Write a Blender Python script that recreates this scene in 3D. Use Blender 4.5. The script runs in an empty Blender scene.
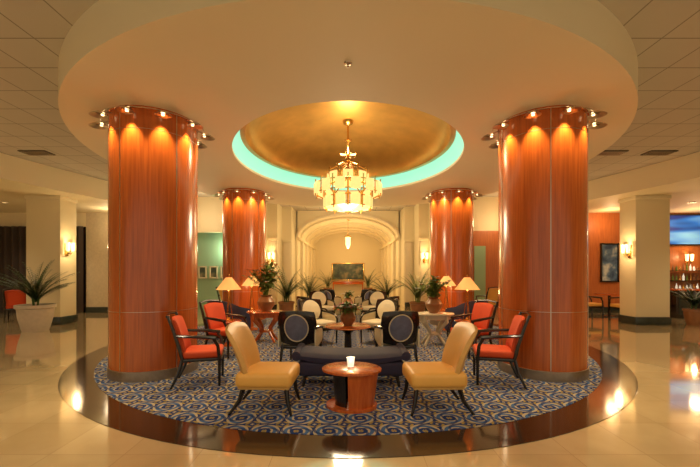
import bpy, bmesh, math, random
from mathutils import Vector, Matrix, Euler
random.seed(7)
S=bpy.context.scene
S.view_settings.view_transform='Standard'
S.view_settings.look='None'
S.view_settings.exposure=0.38
pi=math.pi
# ------------------------------------------------------------ materials
def newmat(name):
    m=bpy.data.materials.new(name); m.use_nodes=True
    nt=m.node_tree; b=nt.nodes['Principled BSDF']
    return m,nt,b
def pm(name,col,rough=0.5,metal=0.0,coat=0.0,emis=None,es=0.0,noise=0.0,nscale=8.0,trans=0.0,bump=0.0,bscale=60,sheen=0.0):
    m,nt,b=newmat(name)
    b.inputs['Base Color'].default_value=(*col,1); b.inputs['Roughness'].default_value=rough
    b.inputs['Metallic'].default_value=metal; b.inputs['Coat Weight'].default_value=coat
    b.inputs['Coat Roughness'].default_value=0.1
    b.inputs['Transmission Weight'].default_value=trans
    b.inputs['Sheen Weight'].default_value=sheen
    if emis: b.inputs['Emission Color'].default_value=(*emis,1); b.inputs['Emission Strength'].default_value=es
    tc=nt.nodes.new('ShaderNodeTexCoord')
    if noise>0:
        n=nt.nodes.new('ShaderNodeTexNoise'); n.inputs['Scale'].default_value=nscale; n.inputs['Detail'].default_value=5
        nt.links.new(tc.outputs['Object'],n.inputs['Vector'])
        mx=nt.nodes.new('ShaderNodeMix'); mx.data_type='RGBA'
        mx.inputs[6].default_value=(*[c*(1-noise) for c in col],1); mx.inputs[7].default_value=(*[min(1,c*(1+noise)) for c in col],1)
        nt.links.new(n.outputs['Fac'],mx.inputs[0]); nt.links.new(mx.outputs[2],b.inputs['Base Color'])
    if bump>0:
        n2=nt.nodes.new('ShaderNodeTexNoise'); n2.inputs['Scale'].default_value=bscale
        nt.links.new(tc.outputs['Object'],n2.inputs['Vector'])
        bp=nt.nodes.new('ShaderNodeBump'); bp.inputs['Strength'].default_value=bump; bp.inputs['Distance'].default_value=0.01
        nt.links.new(n2.outputs['Fac'],bp.inputs['Height']); nt.links.new(bp.outputs[0],b.inputs['Normal'])
    return m
def wood(name,c1,c2,rough=0.28,coat=0.4,sc=(9,9,0.7)):
    m,nt,b=newmat(name)
    tc=nt.nodes.new('ShaderNodeTexCoord'); mp=nt.nodes.new('ShaderNodeMapping'); mp.inputs['Scale'].default_value=sc
    n=nt.nodes.new('ShaderNodeTexNoise'); n.inputs['Scale'].default_value=3.0; n.inputs['Detail'].default_value=6
    r=nt.nodes.new('ShaderNodeValToRGB'); r.color_ramp.elements[0].color=(*c1,1); r.color_ramp.elements[1].color=(*c2,1)
    r.color_ramp.elements[0].position=0.3; r.color_ramp.elements[1].position=0.7
    L=nt.links.new; L(tc.outputs['Object'],mp.inputs[0]); L(mp.outputs[0],n.inputs['Vector']); L(n.outputs['Fac'],r.inputs[0]); L(r.outputs[0],b.inputs['Base Color'])
    b.inputs['Roughness'].default_value=rough; b.inputs['Coat Weight'].default_value=coat; b.inputs['Coat Roughness'].default_value=0.15
    return m
class NG:
    def __init__(s,nt): s.nt=nt
    def m(s,op,a,b=None,c=None):
        n=s.nt.nodes.new('ShaderNodeMath'); n.operation=op
        for i,v in enumerate((a,b,c)):
            if v is None: continue
            if isinstance(v,(int,float)): n.inputs[i].default_value=v
            else: s.nt.links.new(v,n.inputs[i])
        return n.outputs[0]
    def mix(s,f,a,b):
        n=s.nt.nodes.new('ShaderNodeMix'); n.data_type='RGBA'
        if isinstance(f,(int,float)): n.inputs[0].default_value=f
        else: s.nt.links.new(f,n.inputs[0])
        for i,v in ((6,a),(7,b)):
            if isinstance(v,tuple): n.inputs[i].default_value=(*v,1)
            else: s.nt.links.new(v,n.inputs[i])
        return n.outputs[2]
def tile_mat(name,c1,c2,cj,size,jw,rough,noise_scale=1.5,coat=0.0,spec=0.5):
    m,nt,b=newmat(name); g=NG(nt)
    tc=nt.nodes.new('ShaderNodeTexCoord'); sp=nt.nodes.new('ShaderNodeSeparateXYZ'); nt.links.new(tc.outputs['Object'],sp.inputs[0])
    def edge(o):
        f=g.m('FRACT',g.m('DIVIDE',g.m('ADD',o,100*size),size)); d=g.m('MINIMUM',f,g.m('SUBTRACT',1.0,f)); return g.m('LESS_THAN',d,jw/size/2)
    j=g.m('MAXIMUM',edge(sp.outputs[0]),edge(sp.outputs[1]))
    n=nt.nodes.new('ShaderNodeTexNoise'); n.inputs['Scale'].default_value=noise_scale; n.inputs['Detail'].default_value=8; n.inputs['Distortion'].default_value=0.6
    nt.links.new(tc.outputs['Object'],n.inputs['Vector'])
    sn=nt.nodes.new('ShaderNodeVectorMath'); sn.operation='SNAP'; sn.inputs[1].default_value=(size,size,10)
    nt.links.new(tc.outputs['Object'],sn.inputs[0])
    wn=nt.nodes.new('ShaderNodeTexWhiteNoise'); nt.links.new(sn.outputs[0],wn.inputs[0])
    f=g.m('ADD',g.m('MULTIPLY',n.outputs['Fac'],0.75),g.m('MULTIPLY',wn.outputs[0],0.25))
    col=g.mix(j,g.mix(f,c1,c2),cj)
    nt.links.new(col,b.inputs['Base Color']); b.inputs['Roughness'].default_value=rough
    b.inputs['Coat Weight'].default_value=coat; b.inputs['Coat Roughness'].default_value=0.05; b.inputs['Specular IOR Level'].default_value=spec
    return m
def carpet_mat():
    m,nt,b=newmat('carpet_pattern'); g=NG(nt)
    tc=nt.nodes.new('ShaderNodeTexCoord'); sp=nt.nodes.new('ShaderNodeSeparateXYZ')
    n=nt.nodes.new('ShaderNodeTexNoise'); n.inputs['Scale'].default_value=2.2
    nt.links.new(tc.outputs['Object'],n.inputs['Vector'])
    vm=nt.nodes.new('ShaderNodeVectorMath'); vm.operation='SCALE'; vm.inputs['Scale'].default_value=0.06; nt.links.new(n.outputs['Color'],vm.inputs[0])
    va=nt.nodes.new('ShaderNodeVectorMath'); va.operation='ADD'; nt.links.new(tc.outputs['Object'],va.inputs[0]); nt.links.new(vm.outputs[0],va.inputs[1])
    nt.links.new(va.outputs[0],sp.inputs[0])
    def dist(per,ox,oy):
        fx=g.m('SUBTRACT',g.m('FRACT',g.m('ADD',g.m('DIVIDE',sp.outputs[0],per),50+ox)),0.5)
        fy=g.m('SUBTRACT',g.m('FRACT',g.m('ADD',g.m('DIVIDE',sp.outputs[1],per),50+oy)),0.5)
        d=g.m('SQRT',g.m('ADD',g.m('MULTIPLY',fx,fx),g.m('MULTIPLY',fy,fy)))
        return d,fx,fy
    def ring(d,r,w): return g.m('LESS_THAN',g.m('ABSOLUTE',g.m('SUBTRACT',d,r)),w)
    P=0.30
    d1,fx,fy=dist(P,0,0); d2,gx,gy=dist(P,0.5,0.5)
    navy=(0.014,0.038,0.15); cream=(0.43,0.37,0.25); blue=(0.06,0.13,0.30); gold=(0.34,0.25,0.07)
    c=g.mix(g.m('LESS_THAN',d1,0.46),navy,blue)
    c=g.mix(ring(d1,0.44,0.045),c,cream)
    c=g.mix(g.m('LESS_THAN',d1,0.27),c,navy)
    c=g.mix(ring(d1,0.24,0.035),c,cream)
    c=g.mix(g.m('LESS_THAN',d1,0.09),c,gold)
    c=g.mix(ring(d2,0.17,0.055),c,gold)
    c=g.mix(g.m('LESS_THAN',d2,0.07),c,cream)
    ang=g.m('ARCTAN2',fy,fx); sw=g.m('SINE',g.m('ADD',g.m('MULTIPLY',ang,4.0),g.m('MULTIPLY',d1,18.0)))
    c=g.mix(g.m('MULTIPLY',g.m('GREATER_THAN',sw,0.55),0.8),c,navy)
    nt.links.new(c,b.inputs['Base Color']); b.inputs['Roughness'].default_value=0.95; b.inputs['Specular IOR Level'].default_value=0.1
    return m
M={}
M['paint']=pm('cream_plaster',(0.80,0.70,0.46),0.6,bump=0.05,bscale=40)
M['soffit']=pm('soffit_plaster',(0.80,0.71,0.49),0.65,noise=0.03,nscale=1)
M['tile']=tile_mat('acoustic_tile_ceiling',(0.55,0.51,0.43),(0.62,0.57,0.48),(0.30,0.27,0.21),0.6,0.018,0.8)
M['floor']=tile_mat('polished_marble',(0.50,0.36,0.17),(0.76,0.60,0.35),(0.46,0.33,0.17),0.61,0.005,0.09,2.2,coat=1.0,spec=0.8)
M['granite']=pm('dark_granite',(0.050,0.026,0.013),0.10,noise=0.7,nscale=60,coat=0.5)
M['carpet']=carpet_mat()
M['cherry']=wood('cherry_wood',(0.40,0.078,0.010),(0.60,0.138,0.019),0.24,0.4,(14,14,0.5))
M['tablewood']=wood('table_wood',(0.42,0.075,0.012),(0.60,0.14,0.025),0.22,0.5)
M['bright_wood']=wood('amber_wall_wood',(0.42,0.12,0.03),(0.55,0.17,0.04),0.5,0.1)
M['steel']=pm('brushed_steel',(0.62,0.52,0.40),0.28,1.0)
M['base']=pm('column_base_metal',(0.42,0.34,0.26),0.3,0.9,noise=0.2,nscale=20)
M['black']=pm('ebony_lacquer',(0.012,0.008,0.007),0.25,coat=0.4)
M['tan']=pm('tan_leather_seat',(0.80,0.43,0.095),0.45,noise=0.06)
M['tan2']=pm('tan_leather_back',(0.66,0.38,0.11),0.4,noise=0.1,nscale=4)
M['red']=pm('red_upholstery',(0.62,0.065,0.010),0.7,noise=0.1)
M['navy']=pm('navy_velvet',(0.024,0.022,0.062),0.75,noise=0.2,sheen=0.03)
M['cream']=pm('cream_upholstery',(0.75,0.65,0.45),0.7,noise=0.06)
M['oval']=pm('blue_grey_fabric',(0.15,0.16,0.25),0.7,noise=0.35,nscale=14)
M['brass']=pm('aged_brass',(0.75,0.45,0.14),0.25,1.0)
M['gold']=pm('gold_leaf_dome',(0.66,0.38,0.10),0.36,0.80,noise=0.25,nscale=3)
M['teal']=pm('teal_emissive_cove',(0.22,0.50,0.38),0.7,emis=(0.26,0.74,0.55),es=0.75)  # cove wall emits the teal glow itself, standing in for hidden neon
M['shade']=pm('lamp_shade',(0.6,0.35,0.15),0.8,emis=(1.0,0.42,0.10),es=0.65)
M['glow']=pm('amber_glass_panel',(0.45,0.28,0.10),0.3,emis=(1.0,0.62,0.20),es=1.0,noise=0.3,nscale=14)
M['glow2']=pm('sconce_glass',(0.6,0.45,0.25),0.3,emis=(1.0,0.66,0.26),es=2.0)
M['bulb']=pm('halogen_bulb',(1,0.9,0.7),0.3,emis=(1.0,0.70,0.36),es=3)
M['flame']=pm('candle_flame',(1,0.8,0.5),0.3,emis=(1.0,0.6,0.2),es=8)
M['glass']=pm('frosted_glass',(0.95,0.95,0.95),0.1,trans=0.7,emis=(1.0,0.85,0.6),es=0.25)
M['pot']=pm('stone_planter',(0.55,0.47,0.36),0.6,noise=0.15,nscale=12)
M['terracotta']=pm('glazed_urn',(0.30,0.13,0.05),0.3,noise=0.3)
M['leaf']=pm('palm_leaf',(0.045,0.10,0.022),0.45,noise=0.4,nscale=5)
M['leaf2']=pm('foliage_light',(0.16,0.22,0.04),0.5,noise=0.4,nscale=5)
M['petal_o']=pm('orange_petals',(0.85,0.30,0.06),0.6)
M['petal_w']=pm('white_petals',(0.85,0.8,0.72),0.6)
M['petal_p']=pm('pink_petals',(0.80,0.25,0.28),0.6)
M['soil']=pm('soil',(0.03,0.02,0.012),0.9)
M['trimdark']=pm('dark_marble_baseboard',(0.03,0.04,0.035),0.2,noise=0.4,nscale=10)
M['stonewall']=pm('textured_stone_wall',(0.60,0.50,0.33),0.75,noise=0.18,nscale=14,bump=0.4,bscale=30)
M['green']=pm('pale_green_wall',(0.33,0.52,0.34),0.7,noise=0.06,nscale=2)
M['darkglass']=pm('night_window_glass',(0.012,0.012,0.014),0.08)
M['curtain']=pm('dark_curtain',(0.04,0.025,0.017),0.8)
M['grill']=pm('vent_metal',(0.12,0.10,0.08),0.6)
M['marblet']=pm('cream_marble_top',(0.72,0.62,0.46),0.15,noise=0.15,nscale=6)
def screen():
    m,nt,b=newmat('blue_mural_backlit'); g=NG(nt)
    tc=nt.nodes.new('ShaderNodeTexCoord'); mp=nt.nodes.new('ShaderNodeMapping'); mp.inputs['Scale'].default_value=(0.5,1,3.0); mp.inputs['Rotation'].default_value=(0,0.35,0)
    n=nt.nodes.new('ShaderNodeTexNoise'); n.inputs['Scale'].default_value=1.0; n.inputs['Detail'].default_value=1
    r=nt.nodes.new('ShaderNodeValToRGB'); e=r.color_ramp.elements; e[0].position=0.40; e[0].color=(0.01,0.03,0.20,1); e[1].position=0.70; e[1].color=(0.20,0.50,0.80,1)
    x=r.color_ramp.elements.new(0.54); x.color=(0.02,0.15,0.55,1)
    L=nt.links.new; L(tc.outputs['Object'],mp.inputs[0]); L(mp.outputs[0],n.inputs['Vector']); L(n.outputs['Fac'],r.inputs[0]); L(r.outputs[0],b.inputs['Base Color']); L(r.outputs[0],b.inputs['Emission Color'])
    b.inputs['Emission Strength'].default_value=0.5
    return m
M['bluescreen']=screen()
def art(name,a,b_,c):
    m,nt,b=newmat(name)
    tc=nt.nodes.new('ShaderNodeTexCoord'); n=nt.nodes.new('ShaderNodeTexNoise'); n.inputs['Scale'].default_value=2.5; n.inputs['Detail'].default_value=4
    r=nt.nodes.new('ShaderNodeValToRGB'); e=r.color_ramp.elements; e[0].position=0.4; e[0].color=(*a,1); e[1].position=0.65; e[1].color=(*c,1); x=e.new(0.52); x.color=(*b_,1)
    L=nt.links.new; L(tc.outputs['Object'],n.inputs['Vector']); L(n.outputs['Fac'],r.inputs[0]); L(r.outputs[0],b.inputs['Base Color']); b.inputs['Roughness'].default_value=0.4
    return m
M['art1']=art('blue_painting',(0.03,0.06,0.14),(0.10,0.18,0.30),(0.55,0.6,0.6))
M['art2']=art('dark_green_painting',(0.02,0.03,0.02),(0.06,0.09,0.05),(0.25,0.2,0.1))

# ------------------------------------------------------------ mesh builder
class B:
    def __init__(s): s.v=[]; s.f=[]; s.mi=[]; s.mats=[]
    def mid(s,k):
        m=M[k]
        if m not in s.mats: s.mats.append(m)
        return s.mats.index(m)
    def add(s,verts,faces,mat,T=None):
        o=len(s.v); k=s.mid(mat)
        for p in verts:
            p=Vector(p)
            if T is not None: p=T@p
            s.v.append(p)
        for f in faces: s.f.append([i+o for i in f]); s.mi.append(k)
    def box(s,c,d,mat,bev=0.0,rot=(0,0,0),seg=2,taper=1.0):
        bm=bmesh.new(); bmesh.ops.create_cube(bm,size=1.0)
        for v in bm.verts:
            t=taper if v.co.z<0 else 1.0
            v.co=Vector((v.co.x*d[0]*t,v.co.y*d[1]*t,v.co.z*d[2]))
        if bev>0: bmesh.ops.bevel(bm,geom=bm.edges[:],offset=bev,segments=seg,profile=0.5,affect='EDGES')
        bm.verts.index_update()
        T=Matrix.Translation(c)@Euler(rot).to_matrix().to_4x4()
        s.add([v.co.copy() for v in bm.verts],[[v.index for v in f.verts] for f in bm.faces],mat,T); bm.free()
    def lathe(s,prof,mat,c=(0,0,0),seg=32,sx=1,sy=1,a0=0,a1=2*pi,rot=(0,0,0),cap=True):
        full=abs(a1-a0-2*pi)<1e-6; n=seg if full else seg+1
        V=[];F=[]
        for r,z in prof:
            for i in range(n):
                a=a0+(a1-a0)*i/seg; V.append((r*math.cos(a)*sx,r*math.sin(a)*sy,z))
        for j in range(len(prof)-1):
            for i in range(seg):
                i2=(i+1)%n if full else i+1
                F.append([j*n+i,j*n+i2,(j+1)*n+i2,(j+1)*n+i])
        if full and cap:
            if prof[0][0]>1e-4: F.append([i for i in range(n)][::-1])
            if prof[-1][0]>1e-4: F.append([(len(prof)-1)*n+i for i in range(n)])
        s.add(V,F,mat,Matrix.Translation(c)@Euler(rot).to_matrix().to_4x4())
    def tube(s,pts,rad,mat,seg=8,closed=False):
        pts=[Vector(p) for p in pts]; n=len(pts)
        if isinstance(rad,(int,float)): rad=[rad]*n
        V=[];F=[]; prev=None
        for i,p in enumerate(pts):
            if closed: t=pts[(i+1)%n]-pts[i-1]
            else: t=pts[min(i+1,n-1)]-pts[max(i-1,0)]
            t.normalize()
            ref=prev if prev is not None else (Vector((0,0,1)) if abs(t.z)<0.9 else Vector((1,0,0)))
            x=ref-t*ref.dot(t)
            if x.length<1e-5: x=t.orthogonal()
            x.normalize(); y=t.cross(x); prev=x
            for k in range(seg):
                a=2*pi*k/seg; V.append(p+(x*math.cos(a)+y*math.sin(a))*rad[i])
        m=n if closed else n-1
        for i in range(m):
            for k in range(seg):
                k2=(k+1)%seg; i2=(i+1)%n
                F.append([i*seg+k,i*seg+k2,i2*seg+k2,i2*seg+k])
        if not closed: F.append(list(range(seg))[::-1]); F.append([(n-1)*seg+k for k in range(seg)])
        s.add(V,F,mat)
    def sheet(s,P,nu,nv,th,mat,T=None):
        V=[];F=[];e=1e-3
        for side in (0.5,-0.5):
            for j in range(nv+1):
                for i in range(nu+1):
                    u=-1+2*i/nu; v=j/nv
                    du=Vector(P(u+e,v))-Vector(P(u-e,v)); dv=Vector(P(u,v+e))-Vector(P(u,max(v-e,0.0)))
                    n=du.cross(dv)
                    if n.length<1e-12: n=Vector((0,1,0))
                    n.normalize()
                    k=math.sqrt(max(0.0,1-abs(u)**6*0.75))*math.sqrt(max(0.0,1-abs(2*v-1)**8*0.75))
                    V.append(Vector(P(u,v))+n*th*side*k)
        N=(nu+1)*(nv+1); w=nu+1
        for j in range(nv):
            for i in range(nu):
                a=j*w+i; F.append([a,a+1,a+w+1,a+w]); F.append([N+a,N+a+w,N+a+w+1,N+a+1])
        for i in range(nu):
            F.append([i,N+i,N+i+1,i+1]); a=nv*w+i; F.append([a,a+1,N+a+1,N+a])
        for j in range(nv):
            a=j*w; F.append([a,a+w,N+a+w,N+a]); a=j*w+nu; F.append([a,N+a,N+a+w,a+w])
        s.add(V,F,mat,T)
    def prism(s,poly,z0,z1,mat):
        n=len(poly); V=[(x,y,z0) for x,y in poly]+[(x,y,z1) for x,y in poly]
        F=[[i,(i+1)%n,n+(i+1)%n,n+i] for i in range(n)]+[list(range(n))[::-1],list(range(n,2*n))]
        s.add(V,F,mat)
    def mesh(s,name):
        me=bpy.data.meshes.new(name); me.from_pydata([tuple(v) for v in s.v],[],s.f)
        for m in s.mats: me.materials.append(m)
        me.polygons.foreach_set('material_index',s.mi)
        bm=bmesh.new(); bm.from_mesh(me); bmesh.ops.recalc_face_normals(bm,faces=bm.faces[:]); bm.to_mesh(me); bm.free()
        me.polygons.foreach_set('use_smooth',[True]*len(me.polygons)); me.set_sharp_from_angle(angle=math.radians(38))
        me.update(); return me
    def obj(s,name,loc=(0,0,0),rz=0.0,sc=1.0):
        return place(s.mesh(name),name,loc,rz,sc)
def place(me,name,loc,rz=0.0,sc=1.0):
    o=bpy.data.objects.new(name,me); o.location=loc; o.rotation_euler=(0,0,rz); o.scale=(sc,)*3
    S.collection.objects.link(o); return o
def boxobj(name,lo,hi,mat,bev=0):
    c=[(a+b)/2 for a,b in zip(lo,hi)]; d=[b-a for a,b in zip(lo,hi)]
    b=B(); b.box((0,0,0),d,mat,bev); return b.obj(name,c)
KL=0.42
def light(name,kind,loc,e,col=(1,0.77,0.46),rad=0.05,rot=None,size=None,blend=0.5,asize=None):
    l=bpy.data.lights.new(name,kind); l.energy=e*KL; l.color=col
    if kind in('POINT','SPOT'): l.shadow_soft_size=rad
    if kind=='SPOT': l.spot_size=size; l.spot_blend=blend
    if kind=='AREA': l.size=asize or 1
    o=bpy.data.objects.new(name,l); o.location=loc
    if rot: o.rotation_euler=rot
    S.collection.objects.link(o); return o

# ------------------------------------------------------------ room
CY=7.73; RO=4.85; ZS=3.72; ZC=4.17; ZL=3.6
boxobj('floor',(-14,-5,-0.1),(14,24.3,0),'floor')
b=B(); b.lathe([(4.46,0.0),(4.46,0.006),(RO,0.006),(RO,0.0)],'granite',seg=128); b.obj('floor_granite_ring',(0,CY,0))
b=B(); b.lathe([(0,0.0),(4.46,0.0),(4.46,0.010),(0,0.010)],'carpet',seg=128,cap=False); b.obj('floor_round_carpet',(0,CY,0))
rx0,rx1,ry0,ry1=-14,14,-5-CY,16-CY
angs=sorted([2*pi*i/128 for i in range(128)]+[math.atan2(y,x)%(2*pi) for x in(rx0,rx1) for y in(ry0,ry1)])
V=[];F=[]
for a in angs:
    c,s_=math.cos(a),math.sin(a); t=1e9
    if abs(c)>1e-9: t=min(t,(rx1 if c>0 else rx0)/c)
    if abs(s_)>1e-9: t=min(t,(ry1 if s_>0 else ry0)/s_)
    V+=[((RO-0.02)*c,(RO-0.02)*s_,0),(t*c,t*s_,0)]
n=len(angs)
for i in range(n):
    j=(i+1)%n; F.append([2*i,2*i+1,2*j+1,2*j])
b=B(); b.add(V,F,'tile'); b.obj('ceiling',(0,CY,ZC))
DA,DB,DC=2.22,2.70,7.40-CY
b=B(); N=128; V=[];F=[]
for i in range(N):
    a=2*pi*i/N; c,s_=math.cos(a),math.sin(a)
    V+=[(RO*c,RO*s_,ZC-ZS),(RO*c,RO*s_,0),(DA*c,DC+DB*s_,0),(DA*c,DC+DB*s_,0.05),((DA+0.10)*c,DC+(DB+0.10)*s_,0.05),((DA+0.10)*c,DC+(DB+0.10)*s_,0.10)]
for i in range(N):
    j=(i+1)%N
    for k in range(5): F.append([6*i+k,6*i+k+1,6*j+k+1,6*j+k])
b.add(V,F,'soffit'); b.obj('ceiling_drum_soffit',(0,CY,ZS))
def ering(prof,mat,name,loc):
    b=B();V=[];F=[];m=len(prof)
    for i in range(N):
        a=2*pi*i/N
        for k,z in prof: V.append((DA*k*math.cos(a),DB*k*math.sin(a),z))
    for i in range(N):
        j=(i+1)%N
        for q in range(m-1): F.append([m*i+q,m*i+q+1,m*j+q+1,m*j+q])
    b.add(V,F,mat); return b.obj(name,loc)
ering([(1.035,0.05),(1.03,0.12),(1.0,0.22),(0.955,0.30),(0.93,0.32)],'teal','ceiling_cove_glow',(0,7.40,ZS))
ering([(0.94,0.31),(0.90,0.315)]+[(0.90*math.cos(t*pi/2/12),0.33+0.68*math.sin(t*pi/2/12)) for t in range(0,13)],'gold','ceiling_gold_dome',(0,7.40,ZS))
curve=[(8.6,-5),(8.6,3),(8.4,5.5),(8.0,7.5),(7.6,9.2),(7.1,10.8),(6.5,12.0),(5.8,13.0)]
for sg,nm in((-1,'left'),(1,'right')):
    V=[];F=[]
    for x,y in curve: V+=[(sg*x,y,ZC),(sg*x,y,ZL),(sg*14,y,ZL)]
    for i in range(len(curve)-1):
        for k in range(2): F.append([3*i+k,3*i+k+1,3*i+4+k,3*i+3+k])
    b=B(); b.add(V,F,'paint'); b.obj('ceiling_bulkhead_'+nm)
boxobj('wall_left',(-14.2,-5,0),(-14,13,ZC),'paint')
boxobj('wall_right',(14,-5,0),(14.2,13,ZC),'paint')
def backwall(name,x0,x1,z0,z1,mat,y=13.0): return boxobj(name,(x0,y,z0),(x1,y+0.2,z1),mat)
backwall('wall_back_stone',-9.46,-6.3,0,ZC,'stonewall')
backwall('wall_back_niche_header',-6.3,-3.9,2.9,ZC,'paint')
boxobj('wall_back_green_niche',(-6.4,13.6,0),(-3.9,13.8,ZC),'green')
backwall('wall_back_pier',-3.9,-3.55,0,ZC,'paint')
backwall('wall_back_window_header',-14,-9.46,3.1,ZC,'paint')
backwall('wall_back_wood',3.9,7.2,0,2.95,'bright_wood'); backwall('wall_back_wood_header',3.9,7.2,2.95,ZC,'paint')
backwall('wall_back_pier_east',3.55,3.9,0,ZC,'paint')
backwall('wall_back_amber',7.2,14,0,ZC,'bright_wood')
b=B(); b.box((0,0,0),(4.54,0.05,3.1),'darkglass')
for x in(-2.2,-1.1,0,1.1,2.2): b.box((x,-0.05,0),(0.06,0.06,3.1),'black')
for z in(-1.5,0.4,1.5): b.box((0,-0.05,z),(4.54,0.06,0.06),'black')
b.obj('window_1',(-11.73,13.1,1.55))
b=B(); V=[];F=[];nn=120
for i in range(nn+1):
    x=-2.25+4.5*i/nn
    yy=0.05*math.sin(i*0.9); V+=[(x,yy,0.0),(x,yy,3.1)]
    if i: F.append([2*i-2,2*i,2*i+1,2*i-1])
b.add(V,F,'curtain'); b.obj('window_curtain',(-11.73,12.85,0.0))
boxobj('baseboard_back_west',(-9.46,12.96,0),(-6.3,13.0,0.2),'trimdark')
boxobj('baseboard_back_east',(7.2,12.96,0),(10.2,13.0,0.2),'trimdark')
for sg,nm in((-1,'left'),(1,'right')):
    poly=[(3.55,13.0),(3.15,13.0),(3.15,14.0),(2.75,14.0),(2.75,15.0),(2.35,15.0),(2.35,16.0),(2.25,16.0),(2.25,24.0),(3.75,24.0),(3.75,13.2),(3.55,13.2)]
    b=B(); b.prism([(sg*x,y) for x,y in poly],0,ZC+0.6,'paint'); b.obj('wall_corridor_'+nm)
    b=B()
    for (x,y) in((3.15,13.0),(2.75,14.0),(2.35,15.0)):
        b.box((sg*(x+0.19),y-0.03,1.35),(0.28,0.06,2.7),'cream',0.01)
        b.box((sg*(x+0.19),y-0.04,2.74),(0.36,0.09,0.10),'paint',0.01)
        b.box((sg*(x+0.19),y-0.04,0.10),(0.36,0.09,0.20),'trimdark',0.005)
    b.obj('trim_pilasters_'+nm)
    b=B()
    for y in(17.2,19.2,21.2,23.2):
        b.box((sg*2.2,y,1.45),(0.14,0.35,2.9),'cream',0.01)
    b.box((sg*2.2,20.0,2.93),(0.18,7.9,0.10),'paint',0.01)
    b.obj('trim_corridor_'+nm)
zs=2.97; rise=1.10; hw=2.3
b=B(); V=[];F=[];n=32
for i in range(n+1):
    a=pi*i/n; x=hw*math.cos(a); z=zs+rise*math.sin(a)
    V+=[(x,16.0,z),(x,16.0,ZC+0.6),(x,24.0,z)]
for i in range(n):
    F.append([3*i,3*i+1,3*i+4,3*i+3]); F.append([3*i,3*i+3,3*i+5,3*i+2])
b.add(V,F,'paint'); b.obj('ceiling_barrel_vault')
b=B()
for y in(16.02,17.2,19.2,21.2,23.2):
    V=[];F=[]
    for i in range(n+1):
        a=pi*i/n
        for (k,yy) in((0.0,y-0.15),(-0.09,y-0.15),(-0.09,y+0.15),(0.0,y+0.15)):
            V.append(((hw+k)*math.cos(a),yy,zs+(rise+k)*math.sin(a)))
    for i in range(n):
        for k in range(3): F.append([4*i+k,4*i+k+1,4*i+5+k,4*i+4+k])
    b.add(V,F,'cream')
b.obj('trim_vault_arches')
boxobj('wall_corridor_end',(-2.6,24.0,0),(2.6,24.2,4.6),'paint')
for sg in(-1,1):
    b=B(); b.box((0,0,1.85),(0.95,0.6,3.5),'paint',0.01); b.box((0,0,0.11),(1.0,0.65,0.22),'trimdark',0.01); b.box((0,0,3.55),(1.0,0.65,0.1),'paint',0.01)
    b.obj('square_pillar',(sg*8.47,10.3,0))
for x,y in((-7.0,8.1),(5.9,8.1),(7.0,8.1)):
    b=B(); b.box((0,0,0),(0.6,0.3,0.02),'grill')
    for k in range(5): b.box((0,-0.1+0.05*k,-0.012),(0.54,0.012,0.012),'steel')
    b.obj('ceiling_vent',(x,y,ZC-0.012))
b=B(); b.lathe([(0.0,0),(0.012,0),(0.012,0.03),(0.04,0.035),(0.045,0.045),(0,0.045)],'steel',seg=16,cap=False); b.obj('sprinkler_head',(0.0,3.84,ZS-0.045))
b=B(); b.lathe([(0,0.01),(0.06,0.01),(0.075,0.0),(0.10,0.0),(0.10,0.02)],'steel',seg=24,cap=False); b.lathe([(0,0.008),(0.055,0.008)],'glow2',seg=20,cap=False)
dl=b.mesh('recessed_downlight')
for x,y in((-6.6,1),(-6.6,4),(6.6,1),(6.6,4),(-3,0),(3,0),(0,1.2)):
    place(dl,'recessed_downlight',(x,y,ZC-0.02))
    light('downlight_lamp','SPOT',(x,y,ZC-0.06),330,(1,0.80,0.54),0.12,None,math.radians(130),0.6)
for x,y in((-10.5,8),(-10.5,11),(10.5,8),(10.5,11),(-10,4),(10,4)):
    place(dl,'recessed_downlight',(x,y,ZL-0.02))
    light('downlight_lamp','SPOT',(x,y,ZL-0.06),240,(1,0.78,0.50),0.12,None,math.radians(130),0.6)

# ------------------------------------------------------------ columns
CR=0.59
b=B(); b.lathe([(CR,0.14),(CR,ZS)],'cherry',seg=96,cap=False)
b.lathe([(CR+0.012,0.0),(CR+0.012,0.14),(CR,0.145)],'base',seg=96,cap=False)
for z in(0.94,3.42): b.lathe([(CR,z),(CR+0.002,z),(CR+0.002,z+0.005),(CR,z+0.005)],'steel',seg=96,cap=False)
for k in range(5):
    a=2*pi*k/5+0.65; b.box((math.cos(a)*(CR),math.sin(a)*CR,1.93),(0.006,0.010,3.56),'steel',0,(0,0,a))
b.lathe([(CR,ZS-0.03),(CR+0.012,ZS-0.03),(CR+0.012,ZS)],'cherry',seg=96,cap=False)
ND=10; LO=0.10
b.tube([((CR+LO)*math.cos(2*pi*i/64),(CR+LO)*math.sin(2*pi*i/64),ZS-0.06) for i in range(64)],0.008,'steel',6,True)
for k in range(ND):
    a=2*pi*(k+0.5)/ND; R=CR+LO; x,y=R*math.cos(a),R*math.sin(a)
    b.lathe([(0.02,0.06),(0.04,0.05),(0.085,0.02),(0.11,0.0),(0.09,0.008),(0.03,0.03)],'steel',(x+0.05*math.cos(a),y+0.05*math.sin(a),ZS-0.14),seg=20,cap=False)
    b.lathe([(0,0.0),(0.02,0.0),(0.02,0.04),(0,0.04)],'bulb',(x,y,ZS-0.125),seg=12,cap=False)
    b.tube([(CR*math.cos(a),CR*math.sin(a),ZS-0.05),(x,y,ZS-0.08)],0.008,'steel',6)
cm=b.mesh('round_wood_column')
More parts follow.
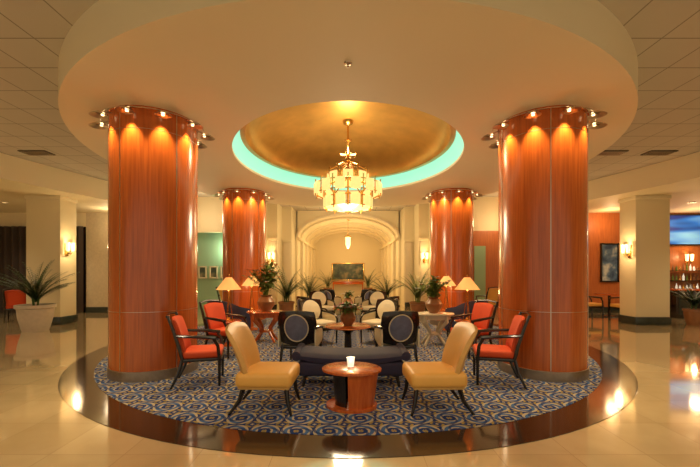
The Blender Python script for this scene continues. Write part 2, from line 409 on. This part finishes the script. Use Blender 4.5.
for (x,y) in((-2.9,5.41),(2.9,5.41),(-2.93,10.2),(2.93,10.2)):
    place(cm,'round_wood_column',(x,y,0))
    for k in range(ND):
        a=2*pi*(k+0.5)/ND; R=CR+LO
        o=light('column_halogen_lamp','SPOT',(x+R*math.cos(a),y+R*math.sin(a),ZS-0.135),115,(1,0.74,0.38),0.02,None,math.radians(76),0.9)
        d=Vector((-math.cos(a)*0.13,-math.sin(a)*0.13,-1)); o.rotation_euler=d.to_track_quat('-Z','Y').to_euler()

# ------------------------------------------------------------ chandelier
b=B()
def rg(R,z,r=0.012): b.tube([(R*math.cos(2*pi*i/48),R*math.sin(2*pi*i/48),z) for i in range(48)],r,'brass',6,True)
for R,z0,z1,n in((0.70,3.14,3.34,14),(0.50,2.86,3.06,10),(0.42,3.42,3.56,8)):
    rg(R,z0);rg(R,z1)
    for k in range(n):
        a=2*pi*k/n; b.box((R*math.cos(a),R*math.sin(a),(z0+z1)/2),(0.05,2*pi*R/n*0.62,(z1-z0)*1.15),'glow',0.008,(0,0,a))
        a2=a+pi/n; b.tube([(R*math.cos(a2),R*math.sin(a2),z0-0.06),(R*math.cos(a2),R*math.sin(a2),z1+0.09)],0.014,'brass',5)
for k in range(6):
    a=2*pi*k/6
    b.tube([(0.03*math.cos(a),0.03*math.sin(a),3.5),(0.26*math.cos(a),0.26*math.sin(a),3.42),(0.70*math.cos(a),0.70*math.sin(a),3.24)],0.014,'brass',6)
    b.tube([(0.70*math.cos(a),0.70*math.sin(a),3.14),(0.50*math.cos(a),0.50*math.sin(a),3.04)],0.014,'brass',6)
    b.tube([(0.42*math.cos(a),0.42*math.sin(a),3.40),(0.40*math.cos(a),0.40*math.sin(a),3.74)],0.012,'brass',6)
    b.tube([(0.40*math.cos(a),0.40*math.sin(a),3.68),(0.03*math.cos(a),0.03*math.sin(a),3.86)],0.010,'brass',6)
b.tube([(0,0,2.85),(0,0,4.70)],0.022,'brass',8)
for z,l in((3.78,0.56),(3.98,0.36),(4.30,0.16)):
    for r in(0.4,0.4+pi/4): b.box((0,0,z),(l,0.025,0.025),'brass',0,(0,0,r)); b.box((0,0,z),(0.025,l,0.025),'brass',0,(0,0,r))
b.lathe([(0,4.72),(0.12,4.72),(0.10,4.66),(0.03,4.62)],'brass',seg=24,cap=False)
b.lathe([(0,2.82),(0.05,2.83),(0.46,2.86),(0.48,2.87)],'glow',seg=32,cap=False)
b.obj('chandelier',(0,7.73,0))
light('chandelier_lamp','POINT',(0.0,7.6,4.12),150,(1,0.76,0.42),0.15)
light('chandelier_lamp_low','POINT',(0,7.73,2.55),250,(1,0.79,0.50),0.3)

b=B(); b.tube([(0,0,3.2),(0,0,4.02)],0.01,'brass',6); b.lathe([(0,4.05),(0.08,4.05),(0.06,4.0),(0,3.99)],'brass',seg=16,cap=False)
b.lathe([(0.04,3.3),(0.15,3.22),(0.15,3.18),(0.11,3.16)],'brass',seg=20,cap=False); b.lathe([(0,2.6),(0.05,2.64),(0.12,2.8),(0.13,3.17),(0,3.2)],'glow2',seg=20,cap=False)
b.obj('pendant_lantern',(0,17.8,0))
light('vault_lamp','POINT',(0,17.8,2.4),220,(1,0.72,0.36),0.2)
light('vault_lamp_deep','POINT',(0,21.5,2.6),150,(1,0.62,0.26),0.3)
light('vault_entry_lamp','POINT',(0,13.8,3.3),180,(1,0.72,0.38),0.3)

def sconce(loc,rz,e=22):
    b=B(); b.box((0,-0.02,0),(0.10,0.04,0.36),'brass',0.01)
    for x in(-0.09,0.09):
        b.tube([(0,-0.03,-0.08),(x*0.6,-0.10,-0.12),(x,-0.13,-0.05)],0.01,'brass',6)
        b.lathe([(0.02,-0.05),(0.04,-0.03),(0.055,0.20),(0.05,0.20),(0.035,-0.02)],'glow2',(x,-0.13,0),seg=14,cap=False)
    b.obj('wall_sconce',loc,rz)
    d=Matrix.Rotation(rz,3,'Z')@Vector((0,-0.32,0.1))
    light('sconce_lamp','POINT',Vector(loc)+d,e*1.5,(1,0.66,0.32),0.06)
sconce((-7.995,10.2,2.1),pi/2,30); sconce((7.995,10.2,2.05),-pi/2,30)
sconce((12.2,12.99,1.9),0,15)
for sg in(-1,1):
    sconce((sg*2.94,13.93,2.0),0,24)

# ------------------------------------------------------------ furniture
def slipper():
    b=B()
    b.box((0,0.0,0.375),(0.56,0.62,0.17),'tan',0.055,seg=4)
    b.box((0,0.0,0.30),(0.52,0.56,0.05),'tan2',0.02)
    def P(u,v):
        w=0.225+0.065*math.sin(v*pi*0.62)
        return (u*w,-0.26-0.02*v-0.17*v**2.2+0.09*u*u*(1-0.3*v),0.30+0.65*v-0.035*u*u*v)
    b.sheet(P,14,18,0.085,'tan2')
    for x in(-1,1):
        b.tube([(x*0.23,0.24,0.30),(x*0.235,0.26,0.14),(x*0.25,0.30,0.0)],[0.028,0.022,0.014],'black',8)
        b.tube([(x*0.21,-0.22,0.32),(x*0.22,-0.27,0.15),(x*0.24,-0.38,0.0)],[0.03,0.024,0.014],'black',8)
    return b.mesh('slipper_chair')
sl=slipper()
place(sl,'slipper_chair',(-0.86,3.94,0.01),-pi/2-0.04,0.96)
place(sl,'slipper_chair',(0.93,3.94,0.01),pi/2+0.04,0.96)
def armchair(seat='red'):
    b=B()
    b.box((0,0.02,0.43),(0.50,0.50,0.10),seat,0.035,seg=3)
    b.box((0,0.02,0.365),(0.52,0.52,0.045),'black',0.01)
    def P(u,v): return (u*(0.215+0.02*v),-0.24-0.13*v**1.3+0.05*u*u,0.46+0.48*v-0.03*u*u*v)
    b.sheet(P,10,10,0.065,seat)
    for x in(-1,1):
        b.tube([(x*0.25,-0.22,0.38),(x*0.255,-0.26,0.55),(x*0.255,-0.33,0.78),(x*0.25,-0.40,0.97)],[0.024,0.024,0.022,0.018],'black',8)
        b.tube([(x*0.24,-0.22,0.38),(x*0.245,-0.27,0.2),(x*0.25,-0.36,0.0)],[0.026,0.022,0.016],'black',8)
        b.tube([(x*0.25,0.25,0.0),(x*0.25,0.25,0.36),(x*0.265,0.23,0.55),(x*0.27,0.17,0.655)],[0.017,0.024,0.022,0.02],'black',8)
        b.tube([(x*0.27,0.21,0.655),(x*0.29,0.05,0.675),(x*0.275,-0.15,0.69),(x*0.255,-0.30,0.70)],[0.024,0.026,0.022,0.02],'black',8)
    b.tube([(-0.25,-0.41,0.96),(0,-0.435,0.985),(0.25,-0.41,0.96)],0.016,'black',8)
    return b.mesh('red_armchair' if seat=='red' else 'tan_dining_armchair')
ra=armchair(); ta=armchair('tan')
place(ra,'red_armchair',(-1.96,4.85,0.01),-pi/2+0.25,0.95)
place(ra,'red_armchair',(-2.16,6.42,0.01),-pi/2-0.4,0.97)
place(ra,'red_armchair',(1.98,4.87,0.01),pi/2-0.25,0.95)
place(ra,'red_armchair',(2.18,6.42,0.01),pi/2+0.4,0.97)
place(ra,'red_armchair',(-10.0,10.9,0),0.6); place(ra,'red_armchair',(-11.2,10.9,0),-0.8)
place(ta,'tan_dining_armchair',(7.75,11.55,0),-pi/2); place(ta,'tan_dining_armchair',(9.45,11.75,0),pi/2); place(ta,'tan_dining_armchair',(8.45,11.05,0),0.0)
place(ra,'red_armchair',(-7.1,11.6,0),0.5)
place(ta,'tan_dining_armchair',(-3.9,12.0,0),-0.5); place(ta,'tan_dining_armchair',(4.6,11.9,0),0.3)
def ovalchair():
    b=B()
    b.box((0,0.03,0.40),(0.50,0.50,0.13),'cream',0.045,seg=3)
    b.box((0,0.03,0.32),(0.54,0.54,0.06),'black',0.015)
    T=Matrix.Translation((0,-0.27,0.36))@Euler((math.radians(10),0,0)).to_matrix().to_4x4()
    def P(u,v):
        e=1-0.10*abs(2*v-1)**3
        return (u*0.295*e,0.06*u*u,0.0+0.54*v-0.03*u*u*(2*v-1))
    b.sheet(P,14,12,0.05,'black',T)
    def oval(rx,rz,y,dome,mat,cz=0.28):
        V=[(0,y+dome,cz)];F=[];n=32
        for q in(0.5,0.85,1.0):
            for i in range(n):
                a=2*pi*i/n; x=rx*q*math.cos(a)
                V.append((x,y+dome*(1-q**4)+0.06*(x/0.285)**2,cz+rz*q*math.sin(a)))
        for i in range(n):
            j=(i+1)%n; F.append([0,1+i,1+j])
            for r in range(2): F.append([1+r*n+i,1+(r+1)*n+i,1+(r+1)*n+j,1+r*n+j])
        b.add(V,F,mat,T)
    oval(0.235,0.235,0.028,0.03,'cream')
    oval(0.175,0.20,-0.028,-0.02,'oval')
    n=32
    b.tube([T@Vector((0.182*math.cos(2*pi*i/n),-0.032+0.06*(0.182*math.cos(2*pi*i/n)/0.285)**2,0.28+0.207*math.sin(2*pi*i/n))) for i in range(n)],0.009,'cream',6,True)
    for x in(-1,1):
        b.tube([(x*0.25,-0.22,0.33),(x*0.255,-0.27,0.16),(x*0.26,-0.34,0)],[0.026,0.022,0.014],'black')
        b.tube([(x*0.25,0.26,0.0),(x*0.255,0.27,0.33)],[0.014,0.024],'black')
        def A(u,v,x=x): return (x*(0.285+0.01*math.sin(v*pi)),-0.30+0.52*v,0.47+u*(0.14-0.045*v))
        b.sheet(A,4,10,0.045,'cream')
        b.tube([(x*0.285,-0.30,0.63),(x*0.30,-0.05,0.615),(x*0.295,0.16,0.58),(x*0.285,0.245,0.50),(x*0.275,0.26,0.34)],0.022,'black')
    return b.mesh('oval_back_tub_chair')
oc=ovalchair()
for x,y,r in((-0.74,5.75,-0.12),(0.76,5.75,0.12),(-0.60,7.45,pi+0.75),(0.64,7.5,pi-0.75),(-0.85,8.75,-0.9),(0.85,8.8,0.9),(-0.75,10.6,pi+0.5),(0.75,10.6,pi-0.5),(0.6,12.5,0.4),(-0.6,12.5,-0.4)):
    place(oc,'oval_back_tub_chair',(x,y,0.01 if y<12 else 0),r)
b=B()
b.lathe([(0,0.405),(0.325,0.405),(0.34,0.412),(0.34,0.432),(0.325,0.44),(0,0.44)],'tablewood',seg=64,cap=False,sy=0.8)
pr=[(0.29,0.405),(0.235,0.02),(0.255,0.02),(0.31,0.405)]
b.lathe(pr,'tablewood',seg=40,sy=0.8,a0=-pi*0.52,a1=pi*0.55,cap=False)
b.lathe([(0.20,0.405),(0.17,0.02),(0.19,0.02),(0.22,0.405)],'black',seg=30,sy=0.8,a0=pi*0.60,a1=pi*1.42,cap=False)
b.lathe([(0,0.0),(0.29,0.0),(0.29,0.03),(0,0.03)],'tablewood',seg=64,cap=False,sy=0.8)
b.obj('oval_coffee_table',(0.04,3.98,0.01),-0.1,0.97)
def candle(loc):
    b=B(); b.lathe([(0,0),(0.036,0),(0.046,0.10),(0.041,0.10),(0.031,0.008),(0,0.008)],'glass',seg=20,cap=False)
    b.lathe([(0,0.008),(0.024,0.008),(0.026,0.05),(0,0.05)],'petal_w',seg=16,cap=False); b.lathe([(0,0.05),(0.009,0.06),(0.006,0.075),(0,0.085)],'flame',seg=10,cap=False)
    b.obj('candle_votive',loc); light('candle_lamp','POINT',(loc[0],loc[1],loc[2]+0.15),2.0,(1,0.6,0.25),0.02)
candle((0.03,4.02,0.437))
b=B()
def top(u,v):
    x=u*0.70; return (x,-0.30+0.60*v,0.36+0.06*abs(u)**2.5-0.02*(2*v-1)**2)
b.sheet(top,24,10,0.12,'navy')
b.box((0,0,0.24),(1.36,0.56,0.20),'navy',0.05,seg=3)
for x in(-1,1):
    b.tube([(x*0.70,-0.29,0.405),(x*0.70,0.29,0.405)],0.06,'navy',16)
    for y in(-0.2,0.2): b.tube([(x*0.58,y,0.2),(x*0.62,y*1.1,0.0)],[0.03,0.018],'black',8)
b.obj('navy_scroll_bench',(0.04,4.86,0.01))
def sofa():
    b=B()
    b.box((0,0.05,0.28),(0.90,0.62,0.28),'navy',0.06,seg=3); b.box((0,0.10,0.43),(0.82,0.50,0.10),'navy',0.04,seg=3)
    def P(u,v):
        a=u*1.9; xx=0.45*math.sin(a) if abs(a)<pi/2 else math.copysign(0.45,a)
        return (xx,-0.30+0.30*(1-math.cos(min(abs(a),pi/2)))+max(0,abs(a)-pi/2)*0.9, 0.18+v*(0.68-0.22*u*u))
    b.sheet(P,24,8,0.11,'navy')
    for x in(-1,1):
        for y in(-0.22,0.30): b.tube([(x*0.38,y,0.16),(x*0.38,y,0)],[0.025,0.018],'black',8)
    return b.mesh('navy_tub_sofa')
sf=sofa()
place(sf,'navy_tub_sofa',(-2.75,8.10,0.01),-0.6); place(sf,'navy_tub_sofa',(2.75,8.15,0.01),0.6)
def sidetable(z=0.5):
    b=B(); b.lathe([(0,z-0.03),(0.24,z-0.03),(0.25,z-0.015),(0.24,z),(0,z)],'tablewood',seg=40,cap=False)
    b.lathe([(0,0.0),(0.16,0.0),(0.15,0.03),(0.05,0.06),(0.035,0.2),(0.05,z-0.08),(0.10,z-0.03)],'tablewood',seg=24,cap=False); return b.mesh('round_side_table')
st=sidetable()
def lamp():
    b=B(); b.lathe([(0,0),(0.09,0),(0.09,0.015),(0.03,0.03),(0.02,0.06)],'brass',seg=20,cap=False)
    for k in range(3):
        a=2*pi*k/3+0.5; b.tube([(0.075*math.cos(a),0.075*math.sin(a),0.01),(0.02*math.cos(a),0.02*math.sin(a),0.42),(0.01*math.cos(a),0.01*math.sin(a),0.66)],0.008,'brass',6)
    b.tube([(0,0,0.3),(0,0,0.90)],0.009,'brass',6)
    b.lathe([(0.25,0.62),(0.235,0.63),(0.06,0.86),(0.05,0.86)],'shade',seg=32,cap=False)
    b.lathe([(0,0.89),(0.015,0.90),(0,0.93)],'brass',seg=10,cap=False); return b.mesh('table_lamp')
lm=lamp()
for x,y in((-2.40,7.25),(-2.45,9.15),(2.40,7.25),(2.5,9.15)):
    place(st,'round_side_table',(x,y,0.01)); place(lm,'table_lamp',(x,y,0.51)); light('table_lamp_bulb','POINT',(x,y,0.51+0.60),18,(1,0.55,0.22),0.06)
def console(mat,name):
    b=B(); z=0.64
    b.lathe([(0,z-0.04),(0.40,z-0.04),(0.42,z-0.02),(0.40,z),(0,z)],mat,seg=48,cap=False,sy=0.6)
    b.lathe([(0,z-0.12),(0.34,z-0.12),(0.36,z-0.04)],mat,seg=40,cap=False,sy=0.6)
    for k in range(4):
        a=pi/4+k*pi/2; c,s_=math.cos(a),math.sin(a)*0.7
        b.tube([(0.30*c,0.30*s_,z-0.05),(0.31*c,0.31*s_,z-0.16),(0.14*c,0.14*s_,0.30),(0.12*c,0.12*s_,0.2),(0.30*c,0.30*s_,0.0)],[0.045,0.045,0.035,0.03,0.025],mat,8)
    b.lathe([(0,0.2),(0.15,0.2),(0.16,0.22),(0.15,0.24),(0,0.24)],mat,seg=24,cap=False,sy=0.7)
    return b.mesh(name)
place(console('tablewood','oval_console_table'),'oval_console_table',(-1.74,7.65,0.01),0)
place(console('marblet','stone_console_table'),'stone_console_table',(1.74,7.3,0.01),0)
def leafstrip(b,p,d,l,w,mat,up=Vector((0,0,1)),droop=0.3):
    d=d.normalized(); side=d.cross(up)
    if side.length<1e-3: side=Vector((1,0,0))
    side.normalize(); p=Vector(p); V=[];F=[]
    for i,(t,k) in enumerate(((0,0.25),(0.3,1),(0.65,0.8),(1,0.02))):
        c=p+d*l*t-up*droop*l*t*t
        V+=[c-side*w*k,c+side*w*k]
        if i: F.append([2*i-2,2*i-1,2*i+1,2*i])
    b.add(V,F,mat)
def fronds(b,c,n,L,mat,lw=0.017,ll=0.2):
    for k in range(n):
        a=2*pi*k*0.382+random.uniform(-.2,.2); el=random.uniform(0.9,1.52); l=L*random.uniform(.6,1.0)
        pts=[];d=Vector((math.cos(a)*math.cos(el),math.sin(a)*math.cos(el),math.sin(el)));p=Vector(c)
        for i in range(11):
            pts.append(p.copy()); p=p+d*l/10; d=(d+Vector((math.cos(a)*0.04,math.sin(a)*0.04,-0.08))).normalized()
        b.tube(pts,[0.008-0.0006*i for i in range(11)],mat,4)
        for i in range(2,11):
            t=(pts[min(i+1,10)]-pts[i-1]).normalized(); side=t.cross(Vector((0,0,1)))
            if side.length<1e-3: side=Vector((1,0,0))
            side.normalize()
            for off in(0,0.5):
                q=pts[i-1].lerp(pts[i],off); s2=math.sin(pi*min(1,(i+off)/11.0)*0.9+0.1)
                for sg in(-1,1): leafstrip(b,q,side*sg+t*0.8,ll*max(0.35,s2),lw,mat,droop=0.35)
def potmesh(b,r,h,mat):
    b.lathe([(0,0),(r*0.68,0),(r*0.72,h*0.05),(r*0.92,h*0.5),(r*0.98,h*0.85),(r*1.08,h*0.88),(r*1.08,h),(r*0.95,h),(r*0.93,h*0.92),(0,h*0.92)],mat,seg=36,cap=False)
    b.lathe([(0,h*0.925),(r*0.93,h*0.925)],'soil',seg=24,cap=False)
def palm(loc,r,h,L,n,matp='pot',leaf='leaf'):
    b=B(); potmesh(b,r,h,matp)
    for k in range(4):
        a=k*1.6; b.tube([(0.05*math.cos(a),0.05*math.sin(a),h*0.9),(0.08*math.cos(a),0.08*math.sin(a),h+0.18)],0.02,leaf,6)
    fronds(b,(0,0,h+0.05),n,L,leaf); return b.obj('potted_palm',loc)
palm((-7.85,9.05,0),0.38,0.66,1.25,40)
palm((-2.0,11.7,0.01),0.25,0.5,1.3,30,'terracotta'); palm((2.25,11.6,0.01),0.25,0.5,1.3,30,'terracotta','leaf2')
palm((-1.5,14.0,0.0),0.22,0.45,1.1,24,'terracotta'); palm((1.5,14.0,0.0),0.22,0.45,1.1,24,'terracotta')
palm((-1.2,21.5,0),0.25,0.5,1.3,20,'terracotta'); palm((1.2,21.5,0),0.25,0.5,1.3,20,'terracotta')
palm((9.6,10.0,0),0.22,0.45,0.8,20,'terracotta')
def blossom(b,c,r,mat):
    for k in range(6):
        a=2*pi*k/6; leafstrip(b,c,Vector((math.cos(a),math.sin(a),0.5)),r,r*0.4,mat,droop=0.2)
    b.lathe([(0,-r*.2),(r*.25,0),(0,r*.25)],'petal_o',c,seg=8,cap=False)
def arrangement(loc,name,leaf,petal,n=26,H=0.62,spread=0.42,scale=1):
    b=B(); b.lathe([(0,0),(0.09,0),(0.10,0.02),(0.17,0.12),(0.18,0.2),(0.13,0.28),(0.10,0.31),(0.13,0.34),(0.11,0.34),(0.08,0.31),(0,0.30)],'terracotta',seg=28,cap=False)
    for k in range(n):
        a=random.uniform(0,2*pi); s_=random.uniform(0.1,1)*spread; h=H*random.uniform(.45,1)*(1-0.3*s_/spread)
        e=Vector((s_*math.cos(a),s_*math.sin(a),0.34+h)); m_=Vector((e.x*0.3,e.y*0.3,0.34+h*0.55))
        b.tube([(e.x*0.05,e.y*0.05,0.28),m_,e],0.004,leaf,4)
        for q in range(9):
            f=0.3+0.7*q/9; pp=Vector((0,0,0.3)).lerp(m_,min(1,f*2)) if f<.5 else m_.lerp(e,f*2-1)
            leafstrip(b,pp,Vector((random.uniform(-1,1),random.uniform(-1,1),random.uniform(-.2,.8))),random.uniform(.12,.2),random.uniform(.018,.035),leaf)
        if k%2==0: blossom(b,e,random.uniform(.06,.10),petal if k%4 else 'petal_w')
    return b.obj(name,loc,0,scale)
arrangement((-1.74,7.65,0.65),'flower_arrangement','leaf2','petal_o',44,0.82,0.48)
arrangement((1.74,7.3,0.65),'foliage_arrangement','leaf2','petal_w',40,0.46,0.40,0.95)
b=B(); b.lathe([(0,0.47),(0.40,0.47),(0.42,0.485),(0.40,0.50),(0,0.50)],'tablewood',seg=48,cap=False); b.lathe([(0,0),(0.24,0),(0.22,0.03),(0.07,0.08),(0.06,0.35),(0.16,0.47)],'black',seg=28,cap=False)
ct=b.mesh('round_center_table')
place(ct,'round_center_table',(0,6.55,0.01)); place(ct,'round_center_table',(0,9.7,0.01))
arrangement((0,6.55,0.51),'flower_bowl','leaf2','petal_p',60,0.16,0.34,0.8)
arrangement((0,9.7,0.51),'flower_bowl','leaf2','petal_w',18,0.25,0.2,0.8)
b=B(); b.lathe([(0,0.72),(0.42,0.72),(0.42,0.75),(0,0.75)],'tablewood',seg=40,cap=False); b.lathe([(0,0),(0.22,0),(0.2,0.03),(0.04,0.06),(0.04,0.72)],'black',seg=20,cap=False); b.obj('round_dining_table',(8.6,11.85,0))
b=B(); b.box((0,0,0.44),(3.3,0.5,0.88),'black',0.01); b.box((0,-0.03,0.90),(3.4,0.62,0.05),'tablewood',0.01)
for k in range(6): b.box((-1.35+0.54*k,-0.255,0.45),(0.44,0.02,0.66),'trimdark',0.005)
b.obj('bar_counter',(12.0,11.6,0))
b=B()
for z in(1.15,1.5): b.box((0,0,z),(2.6,0.22,0.03),'black')
for x in(-1.3,1.3): b.box((x,0,1.1),(0.04,0.22,1.1),'black')
b.box((0,0,0.8),(2.64,0.24,0.04),'black')
for z in(0.82,1.165,1.515):
    for k in range(20):
        x=-1.2+k*0.125; h=random.uniform(.16,.26)
        b.lathe([(0,0),(0.03,0),(0.032,h*.6),(0.012,h*.75),(0.012,h),(0,h)],random.choice(['glass','terracotta','brass','leaf2']),(x,0,z),seg=10,cap=False)
b.box((0,0,0.4),(2.64,0.24,0.8),'black')
b.obj('bar_bottle_shelf',(12.3,12.85,0))
b=B(); b.box((0,0,0),(2.8,0.04,1.05),'bluescreen')
for z in(-0.54,0.54): b.box((0,-0.01,z),(2.88,0.06,0.05),'black')
for x in(-1.42,1.42): b.box((x,-0.01,0),(0.05,0.06,1.12),'black')
b.obj('backlit_blue_mural',(12.55,12.97,2.98))
def bstool(x,y):
    b=B(); b.lathe([(0,0.66),(0.18,0.66),(0.19,0.70),(0.17,0.74),(0,0.745)],'red',seg=24,cap=False)
    for k in range(4):
        a=pi/4+k*pi/2; b.tube([(0.12*math.cos(a),0.12*math.sin(a),0.66),(0.2*math.cos(a),0.2*math.sin(a),0)],0.014,'black',6)
    b.tube([(0.165*math.cos(2*pi*i/20),0.165*math.sin(2*pi*i/20),0.28) for i in range(20)],0.009,'steel',6,True)
    b.obj('bar_stool',(x,y,0))
bstool(10.9,10.95); bstool(11.7,10.95)
def painting(name,w,h,mat,loc,n=1,frame='black'):
    b=B(); b.box((0,0,0),(w,0.02,h),mat)
    for z in(-h/2,h/2): b.box((0,-0.01,z),(w+0.08,0.05,0.05),frame,0.005)
    for x in(-w/2,w/2): b.box((x,-0.01,0),(0.05,0.05,h+0.05),frame,0.005)
    b.obj(name,loc)
painting('framed_painting',0.60,1.35,'art1',(9.42,12.97,1.80))
for k in range(4): painting('framed_print',0.26,0.42,'art2',(-5.9+0.42*k,13.57,1.45),frame='cream')
painting('framed_landscape_painting',2.1,1.1,'art2',(0,23.96,1.45),frame='brass')
boxobj('door_1',(4.55,12.95,0),(4.95,12.995,2.4),'green')
b=B(); b.box((0,0,0.8),(2.2,0.4,0.05),'tablewood',0.01); b.box((0,0,0.7),(2.0,0.34,0.14),'tablewood',0.01)
for x in(-0.95,0.95):
    for y in(-0.14,0.14): b.tube([(x,y,0.65),(x,y,0)],[0.03,0.018],'tablewood',8)
b.obj('hall_console_table',(0,23.6,0))
light('niche_lamp','POINT',(-4.5,13.35,2.3),45,(0.80,1,0.70),0.15)
light('bar_lamp','POINT',(11.8,12.2,3.0),60,(1,0.6,0.28),0.15)
light('wall_wash_east','POINT',(9.0,12.3,3.2),50,(1,0.62,0.3),0.15)
light('wall_wash_west','POINT',(-8.0,12.2,3.2),50,(1,0.75,0.45),0.15)
light('wood_wall_wash','POINT',(5.3,12.2,3.2),60,(1,0.65,0.33),0.15)
light('niche_side_wash','POINT',(-5.0,12.0,3.3),60,(1,0.75,0.45),0.15)

w=bpy.data.worlds.new('World'); S.world=w; w.use_nodes=True
w.node_tree.nodes['Background'].inputs[0].default_value=(1.0,0.82,0.56,1); w.node_tree.nodes['Background'].inputs[1].default_value=0.52  # added warm ambient fill, entering where the room is left open behind the camera
cam=bpy.data.cameras.new('camera'); cam.sensor_width=36; cam.lens=360/700*36
cam.shift_y=37.5/700; cam.shift_x=2/700; cam.clip_start=0.05; cam.clip_end=200
co=bpy.data.objects.new('camera',cam); co.location=(0,0,1.5); co.rotation_euler=(pi/2,0,0); S.collection.objects.link(co); S.camera=co
